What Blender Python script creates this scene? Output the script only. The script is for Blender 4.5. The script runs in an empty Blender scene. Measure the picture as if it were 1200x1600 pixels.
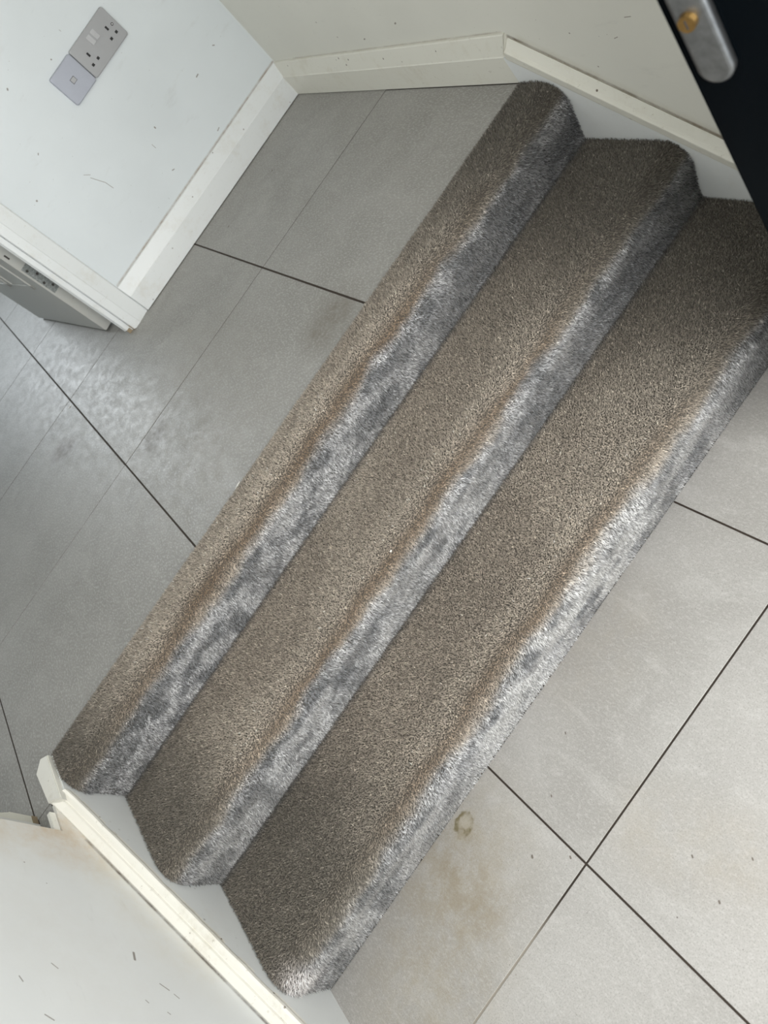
import bpy, bmesh, math, random
import numpy as np
from mathutils import Vector, Matrix

random.seed(7)
rng = np.random.default_rng(11)
SC = bpy.context.scene
COL = SC.collection

# ------------------------------------------------------------------ camera
cam_d = bpy.data.cameras.new('camera')
cam = bpy.data.objects.new('camera', cam_d)
COL.objects.link(cam)
SC.camera = cam
right = Vector((0.572629, -0.528728, -0.626532)).normalized()
down = Vector((-0.819783, -0.375997, -0.431952)).normalized()
fwd = Vector((-0.0071888, 0.760968, -0.648749)).normalized()
cam.matrix_world = Matrix(((right.x, -down.x, -fwd.x, 0.0),
                           (right.y, -down.y, -fwd.y, 0.0),
                           (right.z, -down.z, -fwd.z, 0.84662),
                           (0, 0, 0, 1)))
cam_d.sensor_fit = 'VERTICAL'
cam_d.sensor_height = 36.0
cam_d.lens = 1247.6 / 1600 * 36.0
cam_d.clip_start = 0.02
cam_d.dof.use_dof = True
cam_d.dof.focus_distance = 1.55
cam_d.dof.aperture_fstop = 28.07 / 5.0      # five millimetre pupil

# ------------------------------------------------------------------ world, lights, exposure
w = bpy.data.worlds.new('overcast_sky')
SC.world = w
w.use_nodes = True
bg = w.node_tree.nodes['Background']
bg.inputs[0].default_value = (0.80, 0.90, 1.0, 1)
bg.inputs[1].default_value = 1.0


def area(name, loc, rot, sx, sy, power, color):
    l = bpy.data.lights.new(name, 'AREA')
    l.shape = 'RECTANGLE'
    l.size, l.size_y = sx, sy
    l.energy = power
    l.color = color
    o = bpy.data.objects.new(name, l)
    o.location = loc
    o.rotation_euler = rot
    COL.objects.link(o)
    return o


# daylight through the open front door behind the camera
area('front_door_daylight', (0.20, -0.62, 0.80), (math.radians(78), 0, 0), 1.0, 1.9, 49, (1.0, 0.985, 0.955))
# daylight through the window of the room beyond the doorway
area('far_window_daylight', (-0.44, 5.15, 1.32), (math.radians(-90), 0, 0), 0.66, 0.85, 22, (0.90, 0.96, 1.0))
# added fill lamp high on the left, no window seen, lifts the right wall
area('high_left_fill', (-0.78, 0.25, 1.62), (0, math.radians(-52), math.radians(18)), 0.7, 0.7, 9, (1.0, 0.985, 0.96))
# daylight from the side of the landing
area('side_window_daylight', (-2.45, 1.9, 1.25), (0, math.radians(-90), 0), 1.0, 0.9, 6, (1.0, 0.98, 0.94))

SC.view_settings.view_transform = 'Standard'
SC.view_settings.look = 'None'
SC.view_settings.gamma = 1.0
SC.view_settings.use_curve_mapping = False
SC.view_settings.exposure = 0.0

# ------------------------------------------------------------------ measures (metres, landing tile top = 0)
XR, XRW = 0.857, 0.875         # right: skirting face, wall face
XL, XLW = -0.804, -0.840       # left: string face, wall face
YF, YFW = 2.412, 2.430         # far wall: skirting face, plaster face
RISE = 0.15
ZL = -0.45                     # lower floor
CREASE = [1.4114, 1.321, 1.098, 0.856]


# ------------------------------------------------------------------ material tools
class NT:
    def __init__(self, name):
        self.m = bpy.data.materials.new(name)
        self.m.use_nodes = True
        self.t = self.m.node_tree
        self.b = self.t.nodes['Principled BSDF']

    def n(self, typ, **kw):
        nd = self.t.nodes.new(typ)
        for k, v in kw.items():
            setattr(nd, k, v)
        return nd

    def put(self, sock, v):
        if hasattr(v, 'is_output') or isinstance(v, bpy.types.NodeSocket):
            self.t.links.new(v, sock)
        else:
            if isinstance(v, (tuple, list)) and len(v) == 3 and sock.type == 'RGBA':
                v = (*v, 1)
            sock.default_value = v

    def math(self, op, a, b=0.0, c=0.0, clamp=False):
        nd = self.n('ShaderNodeMath', operation=op, use_clamp=clamp)
        self.put(nd.inputs[0], a); self.put(nd.inputs[1], b); self.put(nd.inputs[2], c)
        return nd.outputs[0]

    def vmath(self, op, a, b=(0, 0, 0)):
        nd = self.n('ShaderNodeVectorMath', operation=op)
        self.put(nd.inputs[0], a); self.put(nd.inputs[1], b)
        return nd

    def pos(self):
        if not hasattr(self, '_p'):
            self._p = self.n('ShaderNodeNewGeometry').outputs['Position']
        return self._p

    def map(self, vec, scale=(1, 1, 1), rot=(0, 0, 0), loc=(0, 0, 0)):
        nd = self.n('ShaderNodeMapping')
        self.put(nd.inputs[0], vec)
        nd.inputs['Scale'].default_value = scale
        nd.inputs['Rotation'].default_value = rot
        nd.inputs['Location'].default_value = loc
        return nd.outputs[0]

    def noise(self, vec, scale, detail=3, rough=0.5, dist=0.0):
        nd = self.n('ShaderNodeTexNoise')
        self.put(nd.inputs['Vector'], vec)
        nd.inputs['Scale'].default_value = scale
        nd.inputs['Detail'].default_value = detail
        nd.inputs['Roughness'].default_value = rough
        nd.inputs['Distortion'].default_value = dist
        return nd.outputs['Fac']

    def ramp(self, fac, lo, hi, a=0.0, b=1.0):
        nd = self.n('ShaderNodeMapRange', interpolation_type='SMOOTHSTEP')
        self.put(nd.inputs[0], fac)
        self.put(nd.inputs[1], lo); self.put(nd.inputs[2], hi)
        self.put(nd.inputs[3], a); self.put(nd.inputs[4], b)
        return nd.outputs[0]

    def mix(self, fac, a, b, mode='MIX'):
        nd = self.n('ShaderNodeMix', data_type='RGBA', blend_type=mode)
        self.put(nd.inputs[0], fac); self.put(nd.inputs[6], a); self.put(nd.inputs[7], b)
        return nd.outputs[2]

    def specks(self, vec, scale, size, keep):
        """sparse little spots: 1 inside a spot"""
        v = self.n('ShaderNodeTexVoronoi')
        self.put(v.inputs['Vector'], vec)
        v.inputs['Scale'].default_value = scale
        s = self.n('ShaderNodeSeparateColor')
        self.put(s.inputs[0], v.outputs['Color'])
        near = self.ramp(v.outputs['Distance'], size, size * 0.6)
        gate = self.math('GREATER_THAN', s.outputs[0], 1 - keep)
        amt = self.math('MULTIPLY', s.outputs[1], gate)
        return self.math('MULTIPLY', near, amt)

    def capsule(self, a, b, r, soft=0.5):
        """1 within r of segment a-b in world space"""
        a = Vector(a); b = Vector(b)
        d = b - a
        pa = self.vmath('SUBTRACT', self.pos(), tuple(a)).outputs[0]
        dot = self.vmath('DOT_PRODUCT', pa, tuple(d / max(d.length_squared, 1e-9))).outputs['Value']
        h = self.math('MINIMUM', self.math('MAXIMUM', dot, 0.0), 1.0)
        sc = self.n('ShaderNodeVectorMath', operation='SCALE')
        sc.inputs[0].default_value = tuple(d)
        self.put(sc.inputs['Scale'], h)
        dd = self.vmath('DISTANCE', pa, sc.outputs[0]).outputs['Value']
        return self.ramp(dd, r * (1 + soft), r * (1 - soft))

    def maxall(self, lst):
        o = lst[0]
        for x in lst[1:]:
            o = self.math('MAXIMUM', o, x)
        return o

    def bump(self, h, strength, dist):
        nd = self.n('ShaderNodeBump')
        nd.inputs['Strength'].default_value = strength
        nd.inputs['Distance'].default_value = dist
        self.put(nd.inputs['Height'], h)
        self.t.links.new(nd.outputs[0], self.b.inputs['Normal'])

    def base(self, c, rough=None, metal=None, spec=None):
        self.put(self.b.inputs['Base Color'], c)
        if rough is not None: self.put(self.b.inputs['Roughness'], rough)
        if metal is not None: self.b.inputs['Metallic'].default_value = metal
        if spec is not None: self.b.inputs['Specular IOR Level'].default_value = spec
        return self.m


def mat_wall(name, col, marks=(), dirty=None):
    t = NT(name)
    p = t.pos()
    c = t.mix(t.ramp(t.noise(p, 3.0, 4), 0.35, 0.7), col, tuple(x * 0.94 for x in col))
    fine = t.specks(t.map(p, (1, 1, 1.6)), 48, 0.065, 0.22)
    scr = t.specks(t.map(p, (1.0, 0.35, 0.35), (0.7, 0.5, 0.4)), 34, 0.05, 0.30)
    smear = t.ramp(t.noise(t.map(p, (1, 1, 3), (0.6, 0.3, 0.2)), 9, 4, 0.65), 0.60, 0.78)
    c = t.mix(t.math('MULTIPLY', smear, 0.16), c, (0.40, 0.39, 0.36))
    c = t.mix(t.math('MULTIPLY', fine, 0.75), c, (0.16, 0.14, 0.12))
    c = t.mix(t.math('MULTIPLY', scr, 0.55), c, (0.22, 0.20, 0.18))
    if dirty:
        for (a, b, r, k, colr) in dirty:
            f = t.capsule(a, b, r, 0.95)
            nz = t.ramp(t.noise(p, 22, 4, 0.7), 0.3, 0.75, 0.35, 1.0)
            c = t.mix(t.math('MULTIPLY', t.math('MULTIPLY', f, nz), k, clamp=True), c, colr)
    if marks:
        c = t.mix(t.math('MULTIPLY', t.maxall([t.capsule(m[0], m[1], m[2] * 0.62) for m in marks]), 0.8), c, (0.17, 0.14, 0.11))
    t.bump(t.noise(p, 90, 3, 0.6), 0.12, 0.002)
    return t.base(c, 0.55, spec=0.35)


def mat_gloss_paint(name, col, dirt=0.5, extra=()):
    t = NT(name)
    p = t.pos()
    g = t.ramp(t.noise(p, 14, 5, 0.7), 0.5, 0.75)
    c = t.mix(t.math('MULTIPLY', g, 0.30 * dirt), col, (0.50, 0.45, 0.34))
    g2 = t.ramp(t.noise(t.map(p, (1, 1, 2)), 60, 4, 0.8), 0.60, 0.75)
    c = t.mix(t.math('MULTIPLY', g2, 0.45 * dirt), c, (0.38, 0.34, 0.27))
    c = t.mix(t.math('MULTIPLY', t.specks(p, 45, 0.13, 0.2), 0.8 * dirt + 0.2), c, (0.14, 0.11, 0.08))
    if extra:
        c = t.mix(t.math('MULTIPLY', t.maxall([t.capsule(*m) for m in extra]), 0.8), c, (0.22, 0.15, 0.09))
    t.bump(t.noise(p, 120, 3, 0.6), 0.15, 0.001)
    return t.base(c, 0.38, spec=0.4)


def mat_tile(name, cols, stain=(), rings=(), spots=(), rough=0.47):
    t = NT(name)
    oi = t.n('ShaderNodeObjectInfo')
    p0 = t.pos()
    off = t.vmath('MULTIPLY', oi.outputs['Location'], (3.1, 2.3, 0)).outputs[0]
    p = t.vmath('ADD', p0, off).outputs[0]
    big = t.ramp(t.noise(p, 3.2, 5, 0.6, 0.6), 0.35, 0.68)
    c = t.mix(big, cols[0], cols[1])
    veins = t.ramp(t.noise(t.map(p, (2.2, 0.8, 1), (0, 0, 0.6)), 9, 6, 0.7, 1.2), 0.48, 0.72)
    c = t.mix(t.math('MULTIPLY', veins, 0.45), c, cols[2])
    gr = t.noise(t.map(p, (1.0, 0.45, 1), (0, 0, 0.5)), 260, 2, 0.7)
    c = t.mix(t.ramp(gr, 0.45, 0.70, 0.0, 0.38), c, (0.62, 0.61, 0.59), 'MIX')
    gr2 = t.noise(p, 420, 2, 0.7)
    c = t.mix(t.ramp(gr2, 0.50, 0.68, 0.0, 0.42), c, (0.20, 0.19, 0.17), 'MIX')
    c = t.mix(t.math('MULTIPLY', t.maxall([t.specks(p, 24, 0.040, 0.4), t.specks(p, 60, 0.06, 0.12)]), 0.9), c, (0.10, 0.085, 0.07))
    for (a, b, r, k, colr) in stain:
        f = t.capsule(a, b, r, 0.9)
        nz = t.ramp(t.noise(p0, 16, 6, 0.8), 0.25, 0.75)
        c = t.mix(t.math('MULTIPLY', t.math('MULTIPLY', f, nz), k, clamp=True), c, colr)
    for (ctr, rad) in rings:
        wob = t.math('MULTIPLY', t.math('SUBTRACT', t.noise(p0, 60, 3), 0.5), 0.026)
        q = t.vmath('MULTIPLY', t.vmath('SUBTRACT', p0, ctr).outputs[0], (1.0, 1.25, 1)).outputs[0]
        d = t.math('ADD', t.vmath('LENGTH', q).outputs['Value'], wob)
        rr = t.math('ABSOLUTE', t.math('SUBTRACT', d, rad))
        f = t.ramp(rr, 0.0085, 0.0015)
        nz = t.ramp(t.noise(p0, 70, 3), 0.35, 0.6, 0.25, 1.0)
        c = t.mix(t.math('MULTIPLY', t.math('MULTIPLY', f, nz), 1.0), c, (0.10, 0.085, 0.035))
        c = t.mix(t.math('MULTIPLY', t.ramp(d, rad * 1.9, rad * 0.8), 0.35), c, (0.42, 0.36, 0.24))
    if spots:
        c = t.mix(t.math('MULTIPLY', t.maxall([t.capsule(a, tuple(q + e for q, e in zip(a, (0.0016, 0.0022, 0))), r * 0.42, 0.5) for a, r in spots]), 0.85), c, (0.10, 0.075, 0.055))
    rg = t.ramp(t.noise(t.map(p, (1.6, 0.9, 1), (0, 0, 0.6)), 20, 7, 0.8, 0.3), 0.3, 0.7, rough - 0.07, rough + 0.10)
    hgt = t.math('ADD', t.math('MULTIPLY', t.noise(t.map(p, (2.0, 0.8, 1), (0, 0, 0.6)), 22, 7, 0.75, 0.3), 1.0),
                 t.math('MULTIPLY', gr, 0.12))
    t.bump(hgt, 0.20, 0.0028)
    return t.base(c, rg, spec=0.5)


def mat_plain(name, col, rough=0.5, metal=0.0, spec=0.5, noise=0.06, scale=40):
    t = NT(name)
    f = t.noise(t.pos(), scale, 3, 0.6)
    c = t.mix(f, tuple(x * (1 + noise) for x in col), tuple(x * (1 - noise * 2) for x in col))
    return t.base(c, rough, metal, spec)


DIRT = (0.42, 0.33, 0.20)
M = {}
M['wall_right'] = mat_wall('warm_lit_wall_paint', (0.73, 0.725, 0.66),  # white wall; the warm tint of indoor light is put into this colour
    marks=[((0.875, 1.224, 0.088), (0.875, 1.224, 0.088), 0.0025), ((0.875, 1.201, 0.012), (0.875, 1.201, 0.012), 0.0025),
           ((0.875, 1.129, 0.068), (0.875, 1.121, 0.070), 0.0012), ((0.875, 1.072, 0.106), (0.875, 1.085, 0.106), 0.0013),
           ((0.875, 1.881, 0.134), (0.875, 1.875, 0.136), 0.0025), ((0.875, 2.03, 0.199), (0.875, 2.03, 0.199), 0.003),
           ((0.875, 1.988, 0.151), (0.875, 1.988, 0.151), 0.003), ((0.875, 1.715, 0.161), (0.875, 1.71, 0.163), 0.003)],
    dirty=[((0.875, 2.3, 0.104), (0.875, 1.4, 0.104), 0.0045, 0.95, (0.22, 0.16, 0.10)),
           ((0.875, 1.385, 0.0965), (0.875, 0.95, -0.196), 0.0035, 1.1, (0.12, 0.09, 0.06)),
           ((0.875, 1.36, 0.08), (0.875, 1.0, -0.165), 0.012, 0.4, (0.40, 0.35, 0.25))])
M['wall_far'] = mat_wall('cool_lit_wall_paint', (0.70, 0.745, 0.765),  # white wall; the cool tint of daylight is put into this colour
    marks=[((0.775, 2.43, 0.265), (0.779, 2.43, 0.262), 0.002), ((0.68, 2.43, 0.253), (0.688, 2.43, 0.254), 0.0025),
           ((0.496, 2.43, 0.265), (0.496, 2.43, 0.268), 0.003), ((0.455, 2.43, 0.235), (0.455, 2.43, 0.248), 0.001),
           ((0.613, 2.43, 0.125), (0.622, 2.43, 0.127), 0.002), ((0.445, 2.43, 0.556), (0.445, 2.43, 0.556), 0.003),
           ((0.234, 2.43, 0.46), (0.237, 2.43, 0.462), 0.002), ((0.135, 2.43, 0.402), (0.135, 2.43, 0.402), 0.004),
           ((0.274, 2.43, 0.327), (0.290, 2.43, 0.290), 0.0012), ((0.290, 2.43, 0.290), (0.292, 2.43, 0.266), 0.0012),
           ((0.439, 2.43, 0.165), (0.445, 2.43, 0.163), 0.002), ((0.314, 2.43, 0.595), (0.316, 2.43, 0.597), 0.003),
           ((0.28, 2.43, 0.332), (0.268, 2.43, 0.345), 0.001)],
    dirty=[((0.87, 2.43, 0.108), (0.08, 2.43, 0.108), 0.0035, 0.9, (0.28, 0.21, 0.14))])
M['wall_left'] = mat_wall('scuffed_white_wall_paint', (0.80, 0.82, 0.815),
    marks=[((-0.84, 0.945, -0.061), (-0.84, 0.931, -0.0585), 0.0035), ((-0.84, 0.911, 0.098), (-0.84, 0.902, 0.089), 0.0012),
           ((-0.84, 0.884, 0.155), (-0.84, 0.875, 0.151), 0.0014), ((-0.84, 0.885, -0.091), (-0.84, 0.873, -0.105), 0.0015),
           ((-0.84, 0.866, -0.112), (-0.84, 0.858, -0.119), 0.0012), ((-0.84, 0.821, 0.129), (-0.84, 0.812, 0.117), 0.0015),
           ((-0.84, 1.122, 0.099), (-0.84, 1.122, 0.099), 0.002), ((-0.84, 1.079, 0.067), (-0.84, 1.079, 0.067), 0.0016),
           ((-0.84, 0.852, -0.051), (-0.84, 0.847, -0.055), 0.0011), ((-0.84, 0.831, -0.085), (-0.84, 0.827, -0.089), 0.0011)],
    dirty=[((-0.84, 1.23, 0.17), (-0.84, 1.22, -0.06), 0.075, 0.55, (0.62, 0.50, 0.33)),
           ((-0.84, 1.2, -0.05), (-0.84, 0.95, -0.2), 0.07, 0.30, (0.66, 0.58, 0.42)),
           ((-0.84, 1.215, 0.02), (-0.84, 1.20, -0.02), 0.05, 0.4, (0.60, 0.42, 0.26)),
           ((-0.84, 1.21, -0.047), (-0.84, 0.70, -0.359), 0.0032, 1.0, (0.10, 0.075, 0.05)),
           ((-0.84, 1.0, 0.08), (-0.84, 0.9, 0.0), 0.10, 0.10, (0.5, 0.42, 0.32))])
M['paint'] = mat_gloss_paint('white_gloss_woodwork', (0.74, 0.765, 0.765), 0.9)
M['paint_cream'] = mat_gloss_paint('aged_cream_gloss_woodwork', (0.80, 0.785, 0.72), 1.6,
    extra=[((0.857, 1.178, -0.098), (0.862, 1.170, -0.094), 0.004)])
M['paint_right'] = mat_gloss_paint('yellowed_white_gloss_woodwork', (0.71, 0.70, 0.625), 1.2,
    extra=[((0.857, 1.178, -0.100), (0.862, 1.168, -0.094), 0.004)])
M['string'] = mat_gloss_paint('grey_white_string_paint', (0.72, 0.74, 0.73), 0.35)
M['door_white'] = mat_gloss_paint('white_door_paint', (0.50, 0.50, 0.47), 0.4)
M['chip'] = mat_plain('bare_chipped_timber', (0.30, 0.235, 0.15), 0.8)
t = NT('dark_dirty_grout')
c = t.mix(t.noise(t.pos(), 30, 3, 0.6), (0.050, 0.037, 0.027), (0.030, 0.022, 0.017))
c = t.mix(t.math('MULTIPLY', t.capsule((-0.72, 0.60, ZL), (-0.50, 0.60, ZL), 0.09, 0.6), 0.85), c, (0.36, 0.33, 0.28))
M['grout'] = t.base(c, 0.9)
M['grout_grey'] = mat_plain('grey_grout', (0.060, 0.055, 0.050), 0.9)
M['tile_landing'] = mat_tile('grey_stone_tile', [(0.270, 0.262, 0.242), (0.325, 0.316, 0.296), (0.38, 0.372, 0.35)],
    stain=[((-0.197, 1.864, 0), (-0.185, 1.88, 0), 0.038, 1.3, (0.15, 0.135, 0.115)), ((0.27, 1.50, 0), (0.24, 1.49, 0), 0.055, 1.1, (0.17, 0.15, 0.12)),
           ((-0.39, 2.30, 0), (-0.41, 2.36, 0), 0.038, 1.2, (0.15, 0.13, 0.11)), ((-0.1, 1.62, 0), (0.0, 1.9, 0), 0.15, 0.5, (0.22, 0.20, 0.165))],
    spots=[((0.591, 2.24, 0), 0.006), ((0.396, 2.27, 0), 0.0065), ((-0.018, 1.409, 0), 0.003), ((-0.177, 1.604, 0), 0.003)])
M['tile_lower'] = mat_tile('pale_grey_stone_tile', [(0.385, 0.372, 0.352), (0.465, 0.452, 0.432), (0.56, 0.55, 0.53)],
    stain=[((-0.44, 0.80, ZL), (-0.64, 0.70, ZL), 0.12, 0.60, (0.31, 0.26, 0.17)),
           ((-0.47, 0.79, ZL), (-0.48, 0.72, ZL), 0.055, 0.55, (0.27, 0.22, 0.14)),
           ((-0.18, 0.55, ZL), (-0.12, 0.40, ZL), 0.06, 0.25, (0.40, 0.33, 0.22)),
           ((-0.02, 0.85, ZL), (0.05, 0.83, ZL), 0.10, 0.25, (0.38, 0.33, 0.25))],
    rings=[((-0.397, 0.826, ZL), 0.019)],
    spots=[((-0.348, 0.681, ZL), 0.0045), ((-0.302, 0.626, ZL), 0.0035), ((-0.194, 0.409, ZL), 0.0035),
           ((-0.169, 0.474, ZL), 0.003), ((-0.149, 0.763, ZL), 0.0025), ((-0.249, 0.716, ZL), 0.0025),
           ((-0.115, 0.406, ZL), 0.0025), ((0.10, 0.87, ZL), 0.004), ((-0.52, 0.865, ZL), 0.004)], rough=0.5)
M['plate_grey'] = mat_plain('silver_grey_socket_plastic', (0.375, 0.380, 0.390), 0.38, 0.15, 0.5, 0.03)
M['plate_lilac'] = mat_plain('lilac_grey_faceplate_plastic', (0.385, 0.405, 0.465), 0.38, 0.15, 0.5, 0.03)
M['rocker'] = mat_plain('pale_grey_rocker_plastic', (0.47, 0.475, 0.485), 0.4)
M['black'] = mat_plain('black_socket_hole', (0.008, 0.008, 0.008), 0.6)
M['neon'] = mat_plain('clear_white_indicator', (0.75, 0.75, 0.75), 0.25)
M['anthracite'] = mat_plain('near_black_door_skin', (0.0012, 0.0022, 0.0032), 0.16, 0, 0.06)
M['steel'] = mat_plain('brushed_steel', (0.24, 0.25, 0.255), 0.33, 0.9, 0.5, 0.25, 90)
M['brass'] = mat_plain('worn_brass', (0.36, 0.22, 0.075), 0.3, 0.9, 0.5, 0.25, 300)
M['zinc'] = mat_plain('dull_zinc_hinge', (0.33, 0.35, 0.34), 0.55, 0.6, 0.5, 0.45, 220)
M['screw'] = mat_plain('dark_rusty_screw', (0.06, 0.055, 0.05), 0.6, 0.4)
M['debris'] = mat_plain('white_crumb', (0.85, 0.84, 0.80), 0.7)
M['ceiling'] = mat_plain('white_ceiling_paint', (0.75, 0.75, 0.73), 0.8)
M['backing'] = mat_plain('carpet_backing', (0.085, 0.078, 0.066), 0.95)
M['substrate'] = mat_plain('stair_timber', (0.35, 0.27, 0.18), 0.8)


# ------------------------------------------------------------------ mesh tools
def link(name, me, mat, parent=None):
    if mat is not None and len(me.materials) == 0:
        me.materials.append(mat)
    o = bpy.data.objects.new(name, me)
    COL.objects.link(o)
    if parent is not None:
        o.parent = parent
    return o


def from_bm(name, bm, mat, parent=None, bevel=0.0, seg=2, smooth=False):
    if bevel > 0:
        bmesh.ops.bevel(bm, geom=[e for e in bm.edges], offset=bevel, segments=seg, affect='EDGES', clamp_overlap=True)
    bmesh.ops.recalc_face_normals(bm, faces=bm.faces)
    me = bpy.data.meshes.new(name)
    bm.to_mesh(me)
    bm.free()
    if smooth:
        for p in me.polygons: p.use_smooth = True
    return link(name, me, mat, parent)


def add_box(bm, a, b):
    v = [bm.verts.new((x, y, z)) for x in (a[0], b[0]) for y in (a[1], b[1]) for z in (a[2], b[2])]
    for f in ((0, 1, 3, 2), (4, 6, 7, 5), (0, 4, 5, 1), (2, 3, 7, 6), (0, 2, 6, 4), (1, 5, 7, 3)):
        bm.faces.new([v[i] for i in f])


def box(name, a, b, mat, parent=None, bevel=0.0, seg=2):
    bm = bmesh.new()
    add_box(bm, a, b)
    return from_bm(name, bm, mat, parent, bevel, seg)


def sweep(bm, sections):
    """sections: list of equally long closed vertex loops -> capped solid"""
    rings = [[bm.verts.new(p) for p in s] for s in sections]
    n = len(rings[0])
    for r0, r1 in zip(rings, rings[1:]):
        for i in range(n):
            bm.faces.new((r0[i], r0[(i + 1) % n], r1[(i + 1) % n], r1[i]))
    bm.faces.new(rings[0][::-1])
    bm.faces.new(rings[-1])


def prism(bm, pts, axis, a, b):
    """2-D outline (list of pairs in the other two axes) extruded along axis"""
    def P(u, v, w):
        return [(w, u, v), (u, w, v), (u, v, w)][axis]
    sweep(bm, [[P(u, v, a) for u, v in pts], [P(u, v, b) for u, v in pts]])


def tag(o, label=None, cat=None, group=None, kind=None):
    if label: o['label'] = label
    if cat: o['category'] = cat
    if group: o['group'] = group
    if kind: o['kind'] = kind
    return o


def empty(name, loc=(0, 0, 0), rotz=0):
    o = bpy.data.objects.new(name, None)
    o.empty_display_size = 0.05
    o.location = loc
    o.rotation_euler = (0, 0, rotz)
    COL.objects.link(o)
    return o


# ------------------------------------------------------------------ walls and ceiling
HC = 2.05
o = box('wall_far', (0.020, YFW, 0.0004), (XRW + 0.1, YFW + 0.145, HC), M['wall_far'])
tag(o, 'cool daylight tinted white far wall of the landing carrying the grey sockets', 'wall', kind='structure')
o = box('wall_right', (XRW, -0.4, ZL - 0.05), (XRW + 0.1, YFW, HC), M['wall_right'])
tag(o, 'white wall tinted by warm light along the right side of stairs and landing', 'wall', kind='structure')
bm = bmesh.new()
add_box(bm, (-0.885, -0.4, ZL - 0.05), (XLW, 1.225, HC))
add_box(bm, (-0.8465, 1.225, ZL), (XLW, 1.302, -0.0003))
o = from_bm('wall_left', bm, M['wall_left'])
tag(o, 'scuffed white wall with brown stained end beside the carpeted steps', 'wall', kind='structure')
o = box('wall_left_return', (-1.02, 0.4, -0.4), (-0.889, 1.302, HC), M['wall_left'])
tag(o, 'end of the wall behind the scuffed stair wall', 'wall', kind='structure')
# far wall above the doorway and the room beyond
o = box('wall_over_doorway', (-0.81, YFW, 1.55), (0.018, YFW + 0.145, HC), M['wall_far']); tag(o, kind='structure', label='wall over the far doorway', cat='wall')
o = box('wall_beside_doorway', (-2.6, YFW, 0.0004), (-1.05, YFW + 0.145, HC), M['wall_far']); tag(o, kind='structure', label='wall left of the far doorway', cat='wall')
o = box('wall_outer_left', (-2.7, 1.0, -0.02), (-2.6, 5.4, HC), M['wall_far']); tag(o, kind='structure', label='outer left wall of landing and far room', cat='wall')
o = box('wall_landing_back', (-2.6, 1.0, -0.02), (-1.025, 1.1, HC), M['wall_far']); tag(o, kind='structure', label='wall closing the landing behind the stair wall', cat='wall')
bm = bmesh.new()
for a, b in (((-2.6, 5.3, -0.02), (-1.15, 5.4, HC)), ((0.25, 5.3, -0.02), (1.2, 5.4, HC)),
             ((-1.15, 5.3, -0.02), (0.25, 5.4, 0.65)), ((-1.15, 5.3, 1.85), (0.25, 5.4, HC))):
    add_box(bm, a, b)
o = from_bm('wall_back', bm, M['wall_far']); tag(o, kind='structure', label='window wall of the far room', cat='wall')
o = box('wall_room_right', (1.0, YFW + 0.146, -0.02), (1.1, 5.3, HC), M['wall_far']); tag(o, kind='structure', label='right wall of the far room', cat='wall')
bm = bmesh.new()
for a, b in (((-0.885, -0.5, ZL - 0.05), (-0.35, -0.4, HC)), ((0.80, -0.5, ZL - 0.05), (XRW + 0.1, -0.4, HC)),
             ((-0.35, -0.5, 1.6), (0.80, -0.4, HC))):
    add_box(bm, a, b)
o = from_bm('wall_front', bm, M['wall_right']); tag(o, kind='structure', label='front wall with the open entrance', cat='wall')
o = box('ceiling', (-2.7, -0.5, HC), (1.2, 5.4, HC + 0.05), M['ceiling']); tag(o, kind='structure', label='white ceiling', cat='ceiling')

# ------------------------------------------------------------------ floors: recessed grout bed with one slab per tile
PX, PY = 0.6055, 0.6097
X0, Y0L, Y0U = 0.3150, 0.5998, 1.9236


def lay_tiles(parent, x_lo, x_hi, y_lo, y_hi, ox, oy, ztop, mat, JX, JY, skip=None):
    cache = {}
    i0 = math.floor((x_lo - ox) / PX); i1 = math.ceil((x_hi - ox) / PX)
    j0 = math.floor((y_lo - oy) / PY); j1 = math.ceil((y_hi - oy) / PY)
    for i in range(i0, i1):
        for j in range(j0, j1):
            a = max(ox + i * PX + JX / 2, x_lo); b = min(ox + (i + 1) * PX - JX / 2, x_hi)
            c = max(oy + j * PY + JY / 2, y_lo); d = min(oy + (j + 1) * PY - JY / 2, y_hi)
            if b - a < 0.01 or d - c < 0.01: continue
            if skip and skip((a + b) / 2, (c + d) / 2): continue
            key = (round(b - a, 4), round(d - c, 4))
            if key not in cache:
                bm = bmesh.new()
                hx, hy = key[0] / 2, key[1] / 2
                add_box(bm, (-hx, -hy, -0.009), (hx, hy, 0))
                ed = [e for e in bm.edges if e.verts[0].co.z > -0.001 and e.verts[1].co.z > -0.001]
                bmesh.ops.bevel(bm, geom=ed, offset=0.0005, segments=1, affect='EDGES')
                bmesh.ops.recalc_face_normals(bm, faces=bm.faces)
                me = bpy.data.meshes.new('tile'); bm.to_mesh(me); bm.free()
                me.materials.append(mat)
                cache[key] = me
            t = bpy.data.objects.new('tile', cache[key])
            COL.objects.link(t)
            t.location = ((a + b) / 2, (c + d) / 2, ztop)
            t.parent = parent


fl = box('floor', (-0.845, -0.45, ZL - 0.05), (XRW, CREASE[3] + 0.002, ZL - 0.0010), M['grout'])
tag(fl, 'pale grey stained tile floor at the foot of the steps', 'floor', kind='structure')
lay_tiles(fl, XLW + 0.002, XRW - 0.002, -0.42, CREASE[3], X0, Y0L, ZL, M['tile_lower'], 0.0038, 0.0038)

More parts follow.
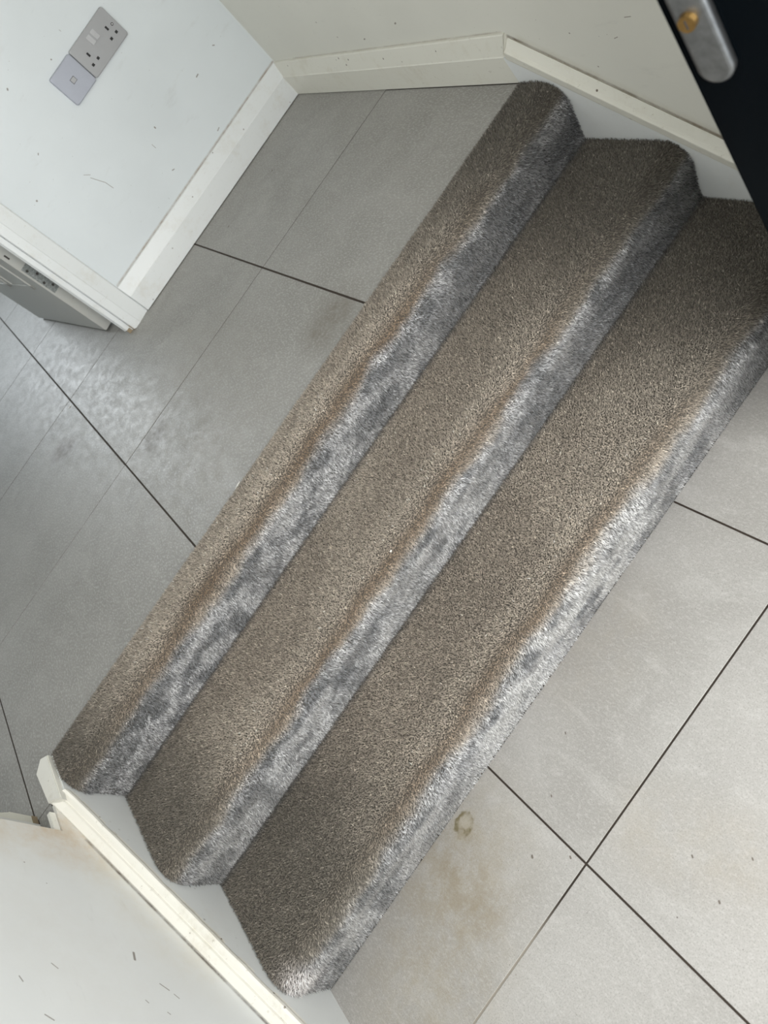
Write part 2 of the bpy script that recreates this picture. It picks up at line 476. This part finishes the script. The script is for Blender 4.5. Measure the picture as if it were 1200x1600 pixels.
bm = bmesh.new()
add_box(bm, (-0.8385, 1.400, -0.05), (XRW, YFW + 0.05, -0.0007))
add_box(bm, (-0.888, 1.226, -0.05), (-0.847, 1.4, -0.0007))
add_box(bm, (-0.847, 1.303, -0.05), (-0.8385, 1.4, -0.0007))
add_box(bm, (-0.888, 1.4, -0.05), (-0.8385, YFW + 0.05, -0.0007))
add_box(bm, (-2.6, 1.303, -0.05), (-0.888, YFW + 0.05, -0.0007))
add_box(bm, (-2.6, YFW + 0.05, -0.05), (1.0, 5.3, -0.0007))
fu = from_bm('floor', bm, M['grout'])
tag(fu, 'grey stone tile floor of the landing above the steps', 'floor', kind='structure')
xa, xb = X0 - 2 * PX + 0.0019, X0 - PX - 0.0019
lay_tiles(fu, X0 - 4 * PX, 0.99, Y0U, 5.25, X0, Y0U, 0.0, M['tile_landing'], 0.0050, 0.0031,
          skip=lambda x, y: x > 0.9 and y < 2.5)
lay_tiles(fu, X0 - PX, XR, CREASE[0] + 0.0005, Y0U, X0, Y0U, 0.0, M['tile_landing'], 0.0050, 0.0031)
lay_tiles(fu, X0 - 4 * PX, X0 - 2 * PX, 1.3262, Y0U, X0, Y0U, 0.0, M['tile_landing'], 0.0050, 0.0031)
for pts in ([(xa, 1.3262), (-0.8905, 1.3262), (-0.8895, 1.315), (-0.8495, 1.315), (-0.8495, 1.3985), (-0.8265, 1.4215), (-0.8065, 1.4120), (xb, 1.4120), (xb, 1.9226), (xa, 1.9226)],
            [(-0.8875, 1.2262), (-0.8530, 1.2262), (-0.8530, 1.2800), (-0.8468, 1.2800), (-0.8468, 1.3130), (-0.8875, 1.3130)]):
    bm = bmesh.new()
    prism(bm, pts, 2, -0.009, 0.0)
    from_bm('tile', bm, M['tile_landing'], fu)

# ------------------------------------------------------------------ stairs (timber under the carpet)
bm = bmesh.new()
prof = [(1.405, ZL - 0.045), (1.405, -0.006), (CREASE[1] + 0.006, -0.010), (CREASE[1] + 0.006, -RISE - 0.010),
        (CREASE[2] + 0.006, -RISE - 0.010), (CREASE[2] + 0.006, -2 * RISE - 0.010),
        (CREASE[3] + 0.008, -2 * RISE - 0.010), (CREASE[3] + 0.008, ZL - 0.045)]
prism(bm, prof, 0, XL + 0.001, XR - 0.001)
o = from_bm('stairs', bm, M['substrate'])
tag(o, 'flight of three short steps under grey brown carpet', 'stairs', kind='structure')

# ------------------------------------------------------------------ skirting boards, strings, architrave
# outline of a chamfered board: (distance out from the wall, height)
def skirt(h):
    return [(0, 0.0022), (0.018, 0.0022), (0.018, h - 0.042), (0.0165, h - 0.040), (0.007, h - 0.002), (0.005, h), (0, h)]


h = 0.107
bm = bmesh.new()      # far wall board, butts the architrave, mitred into the right board
s = skirt(h)
sweep(bm, [[(0.0745, YFW - d, z) for d, z in s], [(XRW - d, YFW - d, z) for d, z in s]])
o = from_bm('baseboard_far', bm, M['paint'])
tag(o, 'white chamfered skirting board below the sockets wall', 'skirting', kind='structure')
bm = bmesh.new()
sweep(bm, [[(XRW - d, YFW - d, z) for d, z in s], [(XRW - d, 1.4108 if z < 0.067 else 1.4108 - (z - 0.065) * 0.55, z) for d, z in s]])
o = from_bm('baseboard_right', bm, M['paint_right'])
tag(o, 'yellowed white skirting board on the right wall of landing', 'skirting', kind='structure')

# right stair string: board face plus raked moulded top
def rake_r(y): return 0.093 + 0.672 * (y - 1.385)
bm = bmesh.new()
y1 = -0.30
ys_end = (ZL + 0.10 - 0.093) / 0.672 + 1.385
pts = [(1.4105, ZL - 0.03), (1.4105, 0.088), (1.385, 0.088)]
pts = [(1.4105, -0.0005), (1.4105, 0.064), (1.392, rake_r(1.392) - 0.030), (ys_end, rake_r(ys_end) - 0.030), (-0.35, ZL + 0.07), (-0.35, ZL - 0.002),
       (CREASE[3] - 0.02, ZL - 0.002), (CREASE[3] - 0.02, ZL - 0.04), (1.4105, ZL - 0.04)]
prism(bm, pts, 0, XR, XRW - 0.0002)
o = from_bm('trim_1', bm, M['string'])
tag(o, 'white stair string board against the right wall', 'stair string', kind='structure')
cap = [(0, 0.0), (0.002, 0.0015), (0.0125, -0.017), (0.0165, -0.0195), (0.0195, -0.022), (0.0200, -0.025), (0.0190, -0.028),
       (0.0185, -0.041), (0.018, -0.045), (0, -0.045)]
bm = bmesh.new()
def cap_sec(y, xw, sgn, zf, c, dy=0.0):
    return [(xw - sgn * d, y + dy * z, zf(y + dy * z) + z) for d, z in c]
sweep(bm, [cap_sec(1.387, XRW, 1, rake_r, cap, -0.4), cap_sec(ys_end, XRW, 1, rake_r, cap), ] )
cm = from_bm('string_moulding', bm, M['paint_right'], o)

# left string, thicker, level for a hand's width beside the landing
def rake_l(y): return -0.043 + 0.612 * (y - 1.223)
yk = 1.300
zk = 0.011
ys_l = (ZL + 0.10 + 0.043) / 0.612 + 1.223
bm = bmesh.new()
pts = [(1.409, -0.05), (1.409, 0.0003), (yk + 0.002, 0.0003), (yk - 0.004, -0.014), (ys_l, rake_l(ys_l) - 0.014), (-0.35, ZL + 0.07), (-0.35, ZL - 0.002),
       (CREASE[3] - 0.02, ZL - 0.002), (CREASE[3] - 0.02, ZL - 0.04), (1.409, ZL - 0.04)]
prism(bm, pts, 0, XLW + 0.0003, XL)
o = from_bm('trim_2', bm, M['string'])
tag(o, 'white stair string board on the left side of steps', 'stair string', kind='structure')
capl = [(0.0003, -0.024), (0.0003, 0.0), (0.003, 0.002), (0.019, -0.001), (0.0205, -0.006), (0.0225, -0.007), (0.0245, -0.003), (0.033, -0.003),
        (0.0372, -0.006), (0.0376, -0.012), (0.0362, -0.020), (0.0362, -0.024)]
bm = bmesh.new()
secs = []
jit = random.Random(3)
secs.append([(XLW + d * (1 if d < 0.03 else 1.0), ys_l, rake_l(ys_l) + z) for d, z in capl])
n = 26
for k in range(1, n):
    y = ys_l + (yk - ys_l) * k / n
    r = jit.uniform(-0.0006, 0.0006)
    secs.append([(XLW + d + (r if d > 0.03 else 0), y, rake_l(y) + z + (r if 0.02 < d < 0.034 else 0)) for d, z in capl])
o2 = None
secs.append([(XLW + d, yk - 0.001, max(rake_l(yk), 0) * 0 + zk - 0.004 + z) for d, z in capl])
sweep(bm, secs)
from_bm('string_moulding', bm, M['paint_cream'], o)
# level end piece beside the landing with its clipped corner
bm = bmesh.new()
out = [(XLW - 0.002, yk - 0.002), (XLW + 0.0385, yk - 0.025), (XLW + 0.0365, 1.405), (XLW + 0.022, 1.418), (XLW + 0.004, 1.408), (XLW - 0.012, 1.384)]
out = [(-0.842, 1.302), (-0.8075, 1.272), (-0.8065, 1.408), (-0.826, 1.421), (-0.849, 1.398)]
prism(bm, out, 2, 0.0004, 0.0125)
bmesh.ops.bevel(bm, geom=[e for e in bm.edges if e.verts[0].co.z > 0.01 and e.verts[1].co.z > 0.01], offset=0.002, segments=2, affect='EDGES')
from_bm('string_end_block', bm, M['paint_cream'], o)
# thin off-cut strip left standing between string and wall end
o = box('trim_3', (-0.852, 1.2255, 0.0004), (-0.8425, 1.279, 0.014), M['paint_cream'], bevel=0.0012)
tag(o, 'thin off-white timber strip beside the stair string top', 'trim', kind='structure')
# skirting on the end of the wall behind
bm = bmesh.new()
s2 = [(0, 0.0004), (0.022, 0.0004), (0.022, 0.058), (0.020, 0.060), (0.007, 0.098), (0.0, 0.10)]
sweep(bm, [[(-0.891, 1.303 + d, z) for d, z in s2], [(-1.02, 1.303 + d, z) for d, z in s2]])
o = from_bm('baseboard_left', bm, M['paint_right'])
tag(o, 'short white skirting stub behind the left wall end', 'skirting', kind='structure')
box('chipped_end', (-0.8908, 1.304, 0.0004), (-0.8893, 1.3245, 0.012), M['chip'], o)

# architrave and door lining of the far doorway
bm = bmesh.new()
ar = [(0.0, 0), (0.0, -0.012), (0.003, -0.0175), (0.028, -0.018), (0.030, -0.0165), (0.068, -0.010), (0.0715, -0.006), (0.0715, 0)]
secs = []
for z in (0.0005, 0.004, 0.6, HC - 0.4):
    ins = 0.004 if z < 0.002 else 0.0
    secs.append([(0.0025 + (ins if dx < 0.01 else 0) + dx, YFW - 0.0002 + dy, z) for dx, dy in ar])
sweep(bm, secs)
o = from_bm('trim_4', bm, M['paint'])
tag(o, 'white architrave at the left end of the sockets wall', 'architrave', kind='structure')
box('chipped_edge', (0.0022, YFW - 0.0150, 0.0006), (0.0040, YFW - 0.003, 0.022), M['chip'], o)
bm = bmesh.new()
add_box(bm, (-0.013, YFW - 0.004, 0.0006), (0.0015, YFW + 0.142, 1.55))
add_box(bm, (-0.0185, YFW + 0.040, 0.0006), (-0.0131, YFW + 0.075, 1.55))
o = from_bm('trim_5', bm, M['paint'], bevel=0.0008)
tag(o, 'white door lining beside the open white door', 'door lining', kind='structure')
box('bare_foot', (-0.0138, YFW - 0.0046, 0.0006), (-0.0015, YFW - 0.0035, 0.014), M['chip'], o)

# ------------------------------------------------------------------ interior door, swung away into the far room
ang = math.atan2(0.163, 0.986)
d1 = empty('door_1', (-0.0145, 2.597, 0.0), ang)
tag(d1, 'white interior door swung open beside the architrave', 'door', kind='structure')
# local: x = thickness (negative away), y = along the leaf
DW, DT = 0.726, 0.036
bm = bmesh.new()
add_box(bm, (-DT, 0, 0.010), (0, DW, 1.53))
bmesh.ops.bevel(bm, geom=[e for e in bm.edges], offset=0.0016, segments=2, affect='EDGES')
leaf = from_bm('door_leaf', bm, M['door_white'], d1)
for (z0, z1) in ((0.22, 0.70), (0.84, 1.42)):
    for (a, b) in ((0.11, 0.34), (0.39, 0.62)):
        bm = bmesh.new()
        for (p, q) in (((-DT - 0.004, a, z0), (-DT + 0.001, a + 0.016, z1)), ((-DT - 0.004, b - 0.016, z0), (-DT + 0.001, b, z1)),
                       ((-DT - 0.004, a, z0), (-DT + 0.001, b, z0 + 0.016)), ((-DT - 0.004, a, z1 - 0.016), (-DT + 0.001, b, z1))):
            add_box(bm, p, q)
        from_bm('panel_moulding', bm, M['door_white'], d1)
hg = box('hinge', (-0.0305, -0.0012, 0.195), (-0.0045, 0.0004, 0.305), M['zinc'], d1)
hg['label'] = 'dull zinc butt hinge leaf'
for k, (hx, hz) in enumerate(((-0.012, 0.212), (-0.023, 0.235), (-0.012, 0.264), (-0.023, 0.290))):
    bm = bmesh.new()
    bmesh.ops.create_cone(bm, cap_ends=True, segments=14, radius1=0.0042, radius2=0.0036, depth=0.0012,
                          matrix=Matrix.Translation((hx, -0.0018, hz)) @ Matrix.Rotation(math.radians(90), 4, 'X'))
    from_bm('screw', bm, M['screw'], hg)
bm = bmesh.new()
for z in (0.21, 0.25, 0.29):
    bmesh.ops.create_cone(bm, cap_ends=True, segments=12, radius1=0.004, radius2=0.004, depth=0.034,
                          matrix=Matrix.Translation((0.0015, -0.001, z)))
from_bm('hinge_knuckle', bm, M['zinc'], hg)
box('paint_chip', (-0.026, -0.0006, 0.345), (-0.021, 0.0005, 0.362), M['screw'], d1)

# ------------------------------------------------------------------ black front door, open across the right side of the hall
FD = math.atan2(-0.878, 0.22)       # direction from free edge to hinge edge
d2 = empty('door_2', (0.5, 0.578, ZL), FD)
tag(d2, 'glossy black entrance door standing open over the right of the steps', 'door', kind='structure')
# local: x along the leaf from the free edge, y = away from the camera side (+)
L2 = 0.905
bm = bmesh.new()
add_box(bm, (0, 0, 0.012), (L2, 0.055, 2.0))
bmesh.ops.bevel(bm, geom=[e for e in bm.edges], offset=0.003, segments=3, affect='EDGES')
from_bm('door_leaf', bm, M['anthracite'], d2)


def stadium(cx, z0, z1, r, n=14):
    pts = []
    for k in range(n + 1):
        a = math.pi + math.pi * k / n
        pts.append((cx + r * math.cos(a), z0 + r + r * math.sin(a)))
    for k in range(n + 1):
        a = math.pi * k / n
        pts.append((cx + r * math.cos(a), z1 - r + r * math.sin(a)))
    return pts


zb = 0.343 - ZL
bm = bmesh.new()
out0 = stadium(0.0305, zb, zb + 0.235, 0.0168)
out1 = stadium(0.0305, zb + 0.0025, zb + 0.2325, 0.0143)
out2 = stadium(0.0305, zb + 0.0045, zb + 0.2305, 0.0123)
sweep(bm, [[(u, -0.0002, v) for u, v in out0], [(u, -0.0075, v) for u, v in out0], [(u, -0.0098, v) for u, v in out1], [(u, -0.0102, v) for u, v in out2]])
hp = from_bm('handle_plate', bm, M['steel'], d2)
hp['label'] = 'brushed steel round ended handle plate'
for p in hp.data.polygons: p.use_smooth = len(p.vertices) == 4
zc = 0.415 - ZL
bm = bmesh.new()
bmesh.ops.create_cone(bm, cap_ends=True, segments=40, radius1=0.0086, radius2=0.0080, depth=0.006,
                      matrix=Matrix.Translation((0.0275, -0.0125, zc)) @ Matrix.Rotation(math.radians(90), 4, 'X'))
cy = from_bm('lock_cylinder', bm, M['brass'], hp)
cy['label'] = 'brass key cylinder'
bm = bmesh.new()
add_box(bm, (0.0267, -0.0160, zc - 0.0045), (0.0283, -0.0154, zc + 0.0045))
o = from_bm('key_slot', bm, M['screw'], hp)
bm = bmesh.new()       # lever handle above the cylinder, out of the frame
bmesh.ops.create_cone(bm, cap_ends=True, segments=24, radius1=0.0095, radius2=0.0085, depth=0.04,
                      matrix=Matrix.Translation((0.0305, -0.028, zb + 0.165)) @ Matrix.Rotation(math.radians(90), 4, 'X'))
add_box(bm, (0.022, -0.056, zb + 0.157), (0.145, -0.043, zb + 0.173))
from_bm('lever_handle', bm, M['steel'], hp, bevel=0.002)


# ------------------------------------------------------------------ sockets
def rounded_plate(bm, w_, h_, y0, y1, r=0.006, inset=0.0022):
    def ring(w2, h2, rr, y):
        pts = []
        for cx, cz, a0 in ((w2 - rr, h2 - rr, 0), (-w2 + rr, h2 - rr, 90), (-w2 + rr, -h2 + rr, 180), (w2 - rr, -h2 + rr, 270)):
            for k in range(6):
                a = math.radians(a0 + 90 * k / 5)
                pts.append((cx + rr * math.cos(a), y, cz + rr * math.sin(a)))
        return pts
    w2, h2 = w_ / 2, h_ / 2
    sweep(bm, [ring(w2, h2, r, y0), ring(w2, h2, r, y1 + 0.002), ring(w2 - inset * 0.3, h2 - inset * 0.3, r, y1 + 0.0006), ring(w2 - inset, h2 - inset, r, y1)])


SX, SZ = 0.5586, 0.4925
sk = empty('double_socket', (SX, YFW, SZ))
tag(sk, 'silver grey double plug socket with two rocker switches on the far wall', 'socket')
bm = bmesh.new(); rounded_plate(bm, 0.1455, 0.086, -0.0002, -0.0095)
from_bm('plate', bm, M['plate_grey'], sk)
for cx, sx in ((-0.0415, -1), (0.0415, 1)):
    bm = bmesh.new(); add_box(bm, (cx - 0.0027, -0.0099, -0.0015), (cx + 0.0027, -0.0093, 0.0095)); from_bm('earth_hole', bm, M['black'], sk)
    for dx in (-0.0108, 0.0108):
        bm = bmesh.new(); add_box(bm, (cx + dx - 0.0037, -0.0099, -0.0212), (cx + dx + 0.0037, -0.0093, -0.0145)); from_bm('pin_hole', bm, M['black'], sk)
for cx in (-0.0088, 0.0088):
    bm = bmesh.new()
    prism(bm, [(-0.0090, 0.030), (-0.0098, 0.030), (-0.0104, 0.018), (-0.0122, 0.0065), (-0.0090, 0.0065)], 0, cx - 0.0062, cx + 0.0062)
    from_bm('rocker_switch', bm, M['rocker'], sk, bevel=0.0004, seg=1)
bm = bmesh.new()
bmesh.ops.create_cone(bm, cap_ends=True, segments=18, radius1=0.0036, radius2=0.0036, depth=0.0008, matrix=Matrix.Translation((0.0590, -0.0098, 0.0)) @ Matrix.Rotation(math.radians(90), 4, 'X'))
sc_ = from_bm('screw_cap', bm, M['black'], sk)
bm = bmesh.new()
bmesh.ops.create_cone(bm, cap_ends=True, segments=18, radius1=0.0018, radius2=0.0018, depth=0.0008, matrix=Matrix.Translation((0.0590, -0.0104, 0.0)) @ Matrix.Rotation(math.radians(90), 4, 'X'))
from_bm('cap_centre', bm, M['neon'], sc_)
sd = empty('data_outlet', (SX - 0.073 - 0.0438, YFW, SZ - 0.0005))
tag(sd, 'lilac grey single data outlet plate with one small square port', 'outlet')
bm = bmesh.new(); rounded_plate(bm, 0.0855, 0.086, -0.0002, -0.0105)
from_bm('plate', bm, M['plate_lilac'], sd)
bm = bmesh.new()
for a, b in (((-0.0075, -0.0066), (0.0075, -0.0058)), ((-0.0075, 0.0058), (0.0075, 0.0066)), ((-0.0075, -0.0066), (-0.0067, 0.0066)), ((0.0067, -0.0066), (0.0075, 0.0066))):
    add_box(bm, (a[0], -0.0110, a[1]), (b[0], -0.0104, b[1]))
pf = from_bm('port_frame', bm, M['screw'], sd)
bm = bmesh.new(); add_box(bm, (-0.0066, -0.0112, -0.0057), (0.0066, -0.0104, 0.0057)); from_bm('port_shutter', bm, M['plate_grey'], pf)


# ------------------------------------------------------------------ carpet
def vnoise(p, seed):
    """smooth value noise on an (n,2) or (n,3) array, 0..1"""
    p = np.asarray(p, float)
    if p.shape[1] == 2: p = np.column_stack([p, np.zeros(len(p))])
    i = np.floor(p).astype(np.int64); f = p - i
    f = f * f * (3 - 2 * f)
    def h(a, b, c):
        n_ = (a * 374761393 + b * 668265263 + c * 2147483647 + seed * 974634777) & 0xffffffff
        n_ = ((n_ ^ (n_ >> 13)) * 1274126177) & 0xffffffff
        n_ = ((n_ ^ (n_ >> 16)) * 2246822519) & 0xffffffff
        return (n_ & 0xffffff) / 0xffffff
    r = 0
    for dx in (0, 1):
        for dy in (0, 1):
            for dz in (0, 1):
                wgt = (f[:, 0] if dx else 1 - f[:, 0]) * (f[:, 1] if dy else 1 - f[:, 1]) * (f[:, 2] if dz else 1 - f[:, 2])
                r = r + wgt * h(i[:, 0] + dx, i[:, 1] + dy, i[:, 2] + dz)
    return r


def fbm(p, seed, octv=4):
    r = 0; a = 0.5; s_ = 0
    p = np.asarray(p, float)
    for k in range(octv):
        r = r + a * vnoise(p * 2 ** k, seed + k * 17); s_ += a; a *= 0.55
    return r / s_


def step_profile(k):
    """(y,z) points of the carpet backing over step k, and where the tread / riser start"""
    zt = -RISE * k
    yb = CREASE[k]
    yc = CREASE[k + 1]
    nf = yc - 0.020
    r = 0.044
    top = zt + 0.001
    pts = [(yb, top - 0.004)] if k == 0 else [(yb + 0.004, top)]
    y_arc = nf + r
    if k == 0:
        pts += [(yb - 0.008, top + 0.001)]
    m = 8
    y0 = pts[-1][0]
    for j in range(1, m + 1):
        pts.append((y0 + (y_arc - y0) * j / m, top + (0.001 if k == 0 else 0)))
    for j in range(1, 13):
        a = math.radians(104 * j / 12)
        pts.append((y_arc - r * math.sin(a), top - r + r * math.cos(a)))
    yl, zl_ = pts[-1]
    zb_ = zt - RISE + 0.002
    for j in range(1, 9):
        u = j / 8
        pts.append((yl + (yc + 0.003 - yl) * (u ** 0.8), zl_ + (zb_ - zl_) * u))
    return np.array(pts)


def resample(P, ds):
    seg = np.linalg.norm(np.diff(P, axis=0), axis=1)
    s_ = np.concatenate([[0], np.cumsum(seg)])
    return s_, s_[-1]


def smooth(a, b, x):
    u = np.clip((x - a) / (b - a), 0, 1)
    return u * u * (3 - 2 * u)


# carpet tuft material
t = NT('carpet_pile')
at = t.n('ShaderNodeAttribute', attribute_name='dye_shade')
t.base(at.outputs['Color'], 0.75, spec=0.25)
t.b.inputs['Sheen Weight'].default_value = 0.35
t.b.inputs['Sheen Roughness'].default_value = 0.4
t.b.inputs['Sheen Tint'].default_value = (1.0, 0.97, 0.93, 1)
M['pile'] = t.m

TAUPE = np.array([0.375, 0.328, 0.272])
BROWN = np.array([0.190, 0.135, 0.088])
GREY = np.array([0.355, 0.360, 0.368])
DARK = np.array([0.135, 0.140, 0.145])
SAND = np.array([0.56, 0.50, 0.42])

carpet = empty('stair_carpet', (0, CREASE[3], ZL))
tag(carpet, 'worn grey brown pile carpet wrapped over three steps between tile floors', 'carpet')
XA, XB = XL + 0.0015, XR - 0.0015
for k in range(3):
    P = step_profile(k)
    S, Ltot = resample(P, 0)
    tang = np.gradient(P, axis=0)
    tang /= np.linalg.norm(tang, axis=1)[:, None]
    # outward normal of a line running towards -y then -z : up, then -y
    nor = np.column_stack([tang[:, 1], -tang[:, 0]])
    # backing shell
    nx = 20
    bm = bmesh.new()
    top = [[bm.verts.new((XA + (XB - XA) * i / nx, y, z)) for (y, z) in P] for i in range(nx + 1)]
    bot = [[bm.verts.new((XA + (XB - XA) * i / nx, y - n_[0] * 0.004, z - n_[1] * 0.004)) for (y, z), n_ in zip(P, nor)] for i in range(nx + 1)]
    for i in range(nx):
        for j in range(len(P) - 1):
            bm.faces.new((top[i][j], top[i][j + 1], top[i + 1][j + 1], top[i + 1][j]))
            bm.faces.new((bot[i][j], bot[i + 1][j], bot[i + 1][j + 1], bot[i][j + 1]))
    cv = from_bm('step_cover', bm, M['backing'], carpet, smooth=True)
    cv.matrix_parent_inverse = Matrix.Translation((0, -CREASE[3], -ZL))
    # tufts
    sp = 0.0025
    nu = int((XB - XA) / sp); nv = int(Ltot / sp)
    U, V = np.meshgrid(np.arange(nu), np.arange(nv), indexing='ij')
    N = nu * nv
    x = XA + 0.001 + (U.ravel() + rng.random(N)) * (XB - XA - 0.002) / nu
    s_ = (V.ravel() + rng.random(N)) * Ltot / nv
    py = np.interp(s_, S, P[:, 0]); pz = np.interp(s_, S, P[:, 1])
    ty = np.interp(s_, S, tang[:, 0]); tz = np.interp(s_, S, tang[:, 1])
    ny_ = np.interp(s_, S, nor[:, 0]); nz_ = np.interp(s_, S, nor[:, 1])
    T = np.column_stack([np.zeros(N), ty, tz]); Nn = np.column_stack([np.zeros(N), ny_, nz_]); X = np.tile([1.0, 0, 0], (N, 1))
    base = np.column_stack([x, py, pz])
    # where on the step: 0 at the nose centre, in metres
    s_nose = np.interp(12.0 * 0 + (len(P) - 20), np.arange(len(P)), S)      # arc start
    q = s_ - s_nose
    riser = smooth((0.040, 0.036, 0.026)[k], (0.066, 0.058, 0.050)[k], q + 0.020 * (fbm(np.column_stack([x * 9, s_ * 14]), 5 + k) - 0.5) * 2)
    # pile direction patches (brushed pile)
    patch = fbm(np.column_stack([x * 16 + k * 31, s_ * 26]), 50 + k, 5)
    patch2 = fbm(np.column_stack([x * 7 + k * 11, s_ * 9]), 90 + k, 4)
    lean_t = 0.45 + 1.6 * (patch - 0.5) * (0.25 + 1.3 * riser)
    lean_x = 1.3 * (patch2 - 0.5) * (0.5 + riser)
    ln = 0.0075 * (0.85 + 0.3 * rng.random(N)) * (1 - 0.0 * riser)
    # thin out at the very ends
    dirv = Nn + T * (lean_t + 0.35 * rng.standard_normal(N))[:, None] + X * (lean_x + 0.35 * rng.standard_normal(N))[:, None]
    dirv /= np.linalg.norm(dirv, axis=1)[:, None]
    tip = base + dirv * ln[:, None]
    tip[:, 0] = np.clip(tip[:, 0], XA - 0.001, XB + 0.001)
    if k == 0:
        tip[:, 1] = np.minimum(tip[:, 1], CREASE[0] + 0.002)
    else:
        tip[:, 1] = np.minimum(tip[:, 1], CREASE[k] + 0.001)
    rad = 0.00155
    a0 = rng.random(N) * 6.283
    verts = np.empty((N, 4, 3))
    for j in range(3):
        a = a0 + j * 2.0944
        verts[:, j] = base + X * (rad * np.cos(a))[:, None] + T * (rad * np.sin(a))[:, None]
    verts[:, 3] = tip
    idx = np.arange(N)[:, None] * 4
    faces = np.stack([idx + np.array([0, 1, 3]), idx + np.array([1, 2, 3]), idx + np.array([2, 0, 3])], 1).reshape(-1, 3)
    # tuft colour: own colour, dirt, painted shade and sparkle
    col = np.tile(TAUPE, (N, 1))
    def mixc(f, c):
        global col
        f = np.clip(f, 0, 1)[:, None]
        col = col * (1 - f) + c * f
    mot0 = fbm(np.column_stack([x * 13, s_ * 20]), 700 + k, 4)
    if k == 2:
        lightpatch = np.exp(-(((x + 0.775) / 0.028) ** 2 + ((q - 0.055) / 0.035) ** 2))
    else:
        lightpatch = np.zeros(N)
    big = fbm(np.column_stack([x * 5 + 3 * k, s_ * 6]), 200 + k, 5)
    mixc(smooth(0.42, 0.68, big) * 0.45, SAND)
    # worn brown band just before and over the nose
    wob = 0.018 * (fbm(np.column_stack([x * 6, s_ * 0 + k * 7.7]), 300 + k) - 0.5) * 2
    ctr = (0.030, 0.026, 0.016)[k]
    band = np.exp(-((q + wob - ctr) / (0.017, 0.014, 0.014)[k]) ** 2)
    mid = np.exp(-((x + 0.05) / 0.55) ** 4)
    mixc(band * (1.15, 0.95, 0.75)[k] * (0.35 + 0.65 * mid) * (0.6 + 0.6 * fbm(np.column_stack([x * 12, s_ * 12]), 330 + k)), BROWN)
    band2 = np.exp(-((q + wob - ctr + (0.034, 0.040, 0.036)[k]) / 0.026) ** 2)
    mixc(band2 * 0.55 * (0.3 + 0.7 * mid), SAND)
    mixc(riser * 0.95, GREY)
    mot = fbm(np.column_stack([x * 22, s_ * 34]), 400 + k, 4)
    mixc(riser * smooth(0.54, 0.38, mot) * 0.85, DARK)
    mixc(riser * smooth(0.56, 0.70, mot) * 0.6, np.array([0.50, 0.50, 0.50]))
    # tread ends greyer and darker; right end mixes dirt with painted door shade
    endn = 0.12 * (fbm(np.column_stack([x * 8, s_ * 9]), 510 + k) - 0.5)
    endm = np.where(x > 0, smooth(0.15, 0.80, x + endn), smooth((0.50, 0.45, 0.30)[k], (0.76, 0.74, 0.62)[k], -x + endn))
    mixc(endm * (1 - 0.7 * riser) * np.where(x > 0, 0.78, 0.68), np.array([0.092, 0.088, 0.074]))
    mixc(riser * smooth(0.0, 0.5, x + endn) * smooth(0.05, 0.10, q + 0.03 * (mot0 - 0.5)) * 0.7, DARK * 0.75)  # painted shading: riser darkens below the nose towards the right
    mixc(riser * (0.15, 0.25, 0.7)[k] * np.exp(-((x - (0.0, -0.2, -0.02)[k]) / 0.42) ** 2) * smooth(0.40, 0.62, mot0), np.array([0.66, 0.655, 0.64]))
    mixc(smooth(0.022, 0.0, s_) * (0.15 if k == 0 else 0.75), DARK * 0.7)  # dark crease line painted along the back of the tread
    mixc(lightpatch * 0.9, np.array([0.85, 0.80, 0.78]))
    clump = vnoise(np.column_stack([x * 260, s_ * 260]), 600 + k)
    calm = 0.35 * (1 - riser)
    bright = ((0.42 + 1.15 * rng.random(N) ** 1.4) * (0.72 + 0.56 * clump)) * (1 - calm) + 0.98 * calm
    bright *= np.where(rng.random(N) < 0.05 + 0.06 * riser, 1.8, 1.0)  # some tufts whitened as painted sparkle, more of them on risers
    col = np.clip(col * bright[:, None], 0, 1)
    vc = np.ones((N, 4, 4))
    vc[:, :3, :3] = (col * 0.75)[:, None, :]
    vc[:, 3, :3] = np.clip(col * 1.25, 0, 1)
    me = bpy.data.meshes.new('pile')
    me.vertices.add(N * 4); me.vertices.foreach_set('co', verts.reshape(-1).astype(np.float32))
    nf_ = len(faces)
    me.loops.add(nf_ * 3); me.loops.foreach_set('vertex_index', faces.reshape(-1).astype(np.int32))
    me.polygons.add(nf_); me.polygons.foreach_set('loop_start', (np.arange(nf_) * 3).astype(np.int32))
    me.polygons.foreach_set('loop_total', np.full(nf_, 3, np.int32))
    at_ = me.attributes.new('dye_shade', 'FLOAT_COLOR', 'POINT')
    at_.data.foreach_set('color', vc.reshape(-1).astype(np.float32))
    me.update()
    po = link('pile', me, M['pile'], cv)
    tag(po, kind='stuff')


# ------------------------------------------------------------------ crumbs
def crumb(loc, sx, sy, sz, rz, label, mat='debris'):
    bm = bmesh.new()
    bmesh.ops.create_icosphere(bm, subdivisions=2, radius=1)
    for v in bm.verts:
        v.co = Vector((v.co.x * sx * random.uniform(.8, 1.15), v.co.y * sy * random.uniform(.8, 1.15), v.co.z * sz))
    o = from_bm('crumb', bm, M[mat])
    o.location = loc; o.rotation_euler = (0, 0, rz)
    tag(o, label, 'crumb')
    return o


crumb((-0.305, 2.365 + 0.13, 0.0012), 0.006, 0.003, 0.0013, 0.2, 'tiny white crumb on grey tile near the far joint crossing')
crumb((-0.137, 1.4165, 0.0015), 0.010, 0.0022, 0.0016, 0.15, 'thin white sliver on the tile edge against the carpet')
crumb((-0.062, 1.080, -RISE + 0.0085), 0.0026, 0.0020, 0.0016, 0.4, 'white crumb lying on the middle carpeted tread')
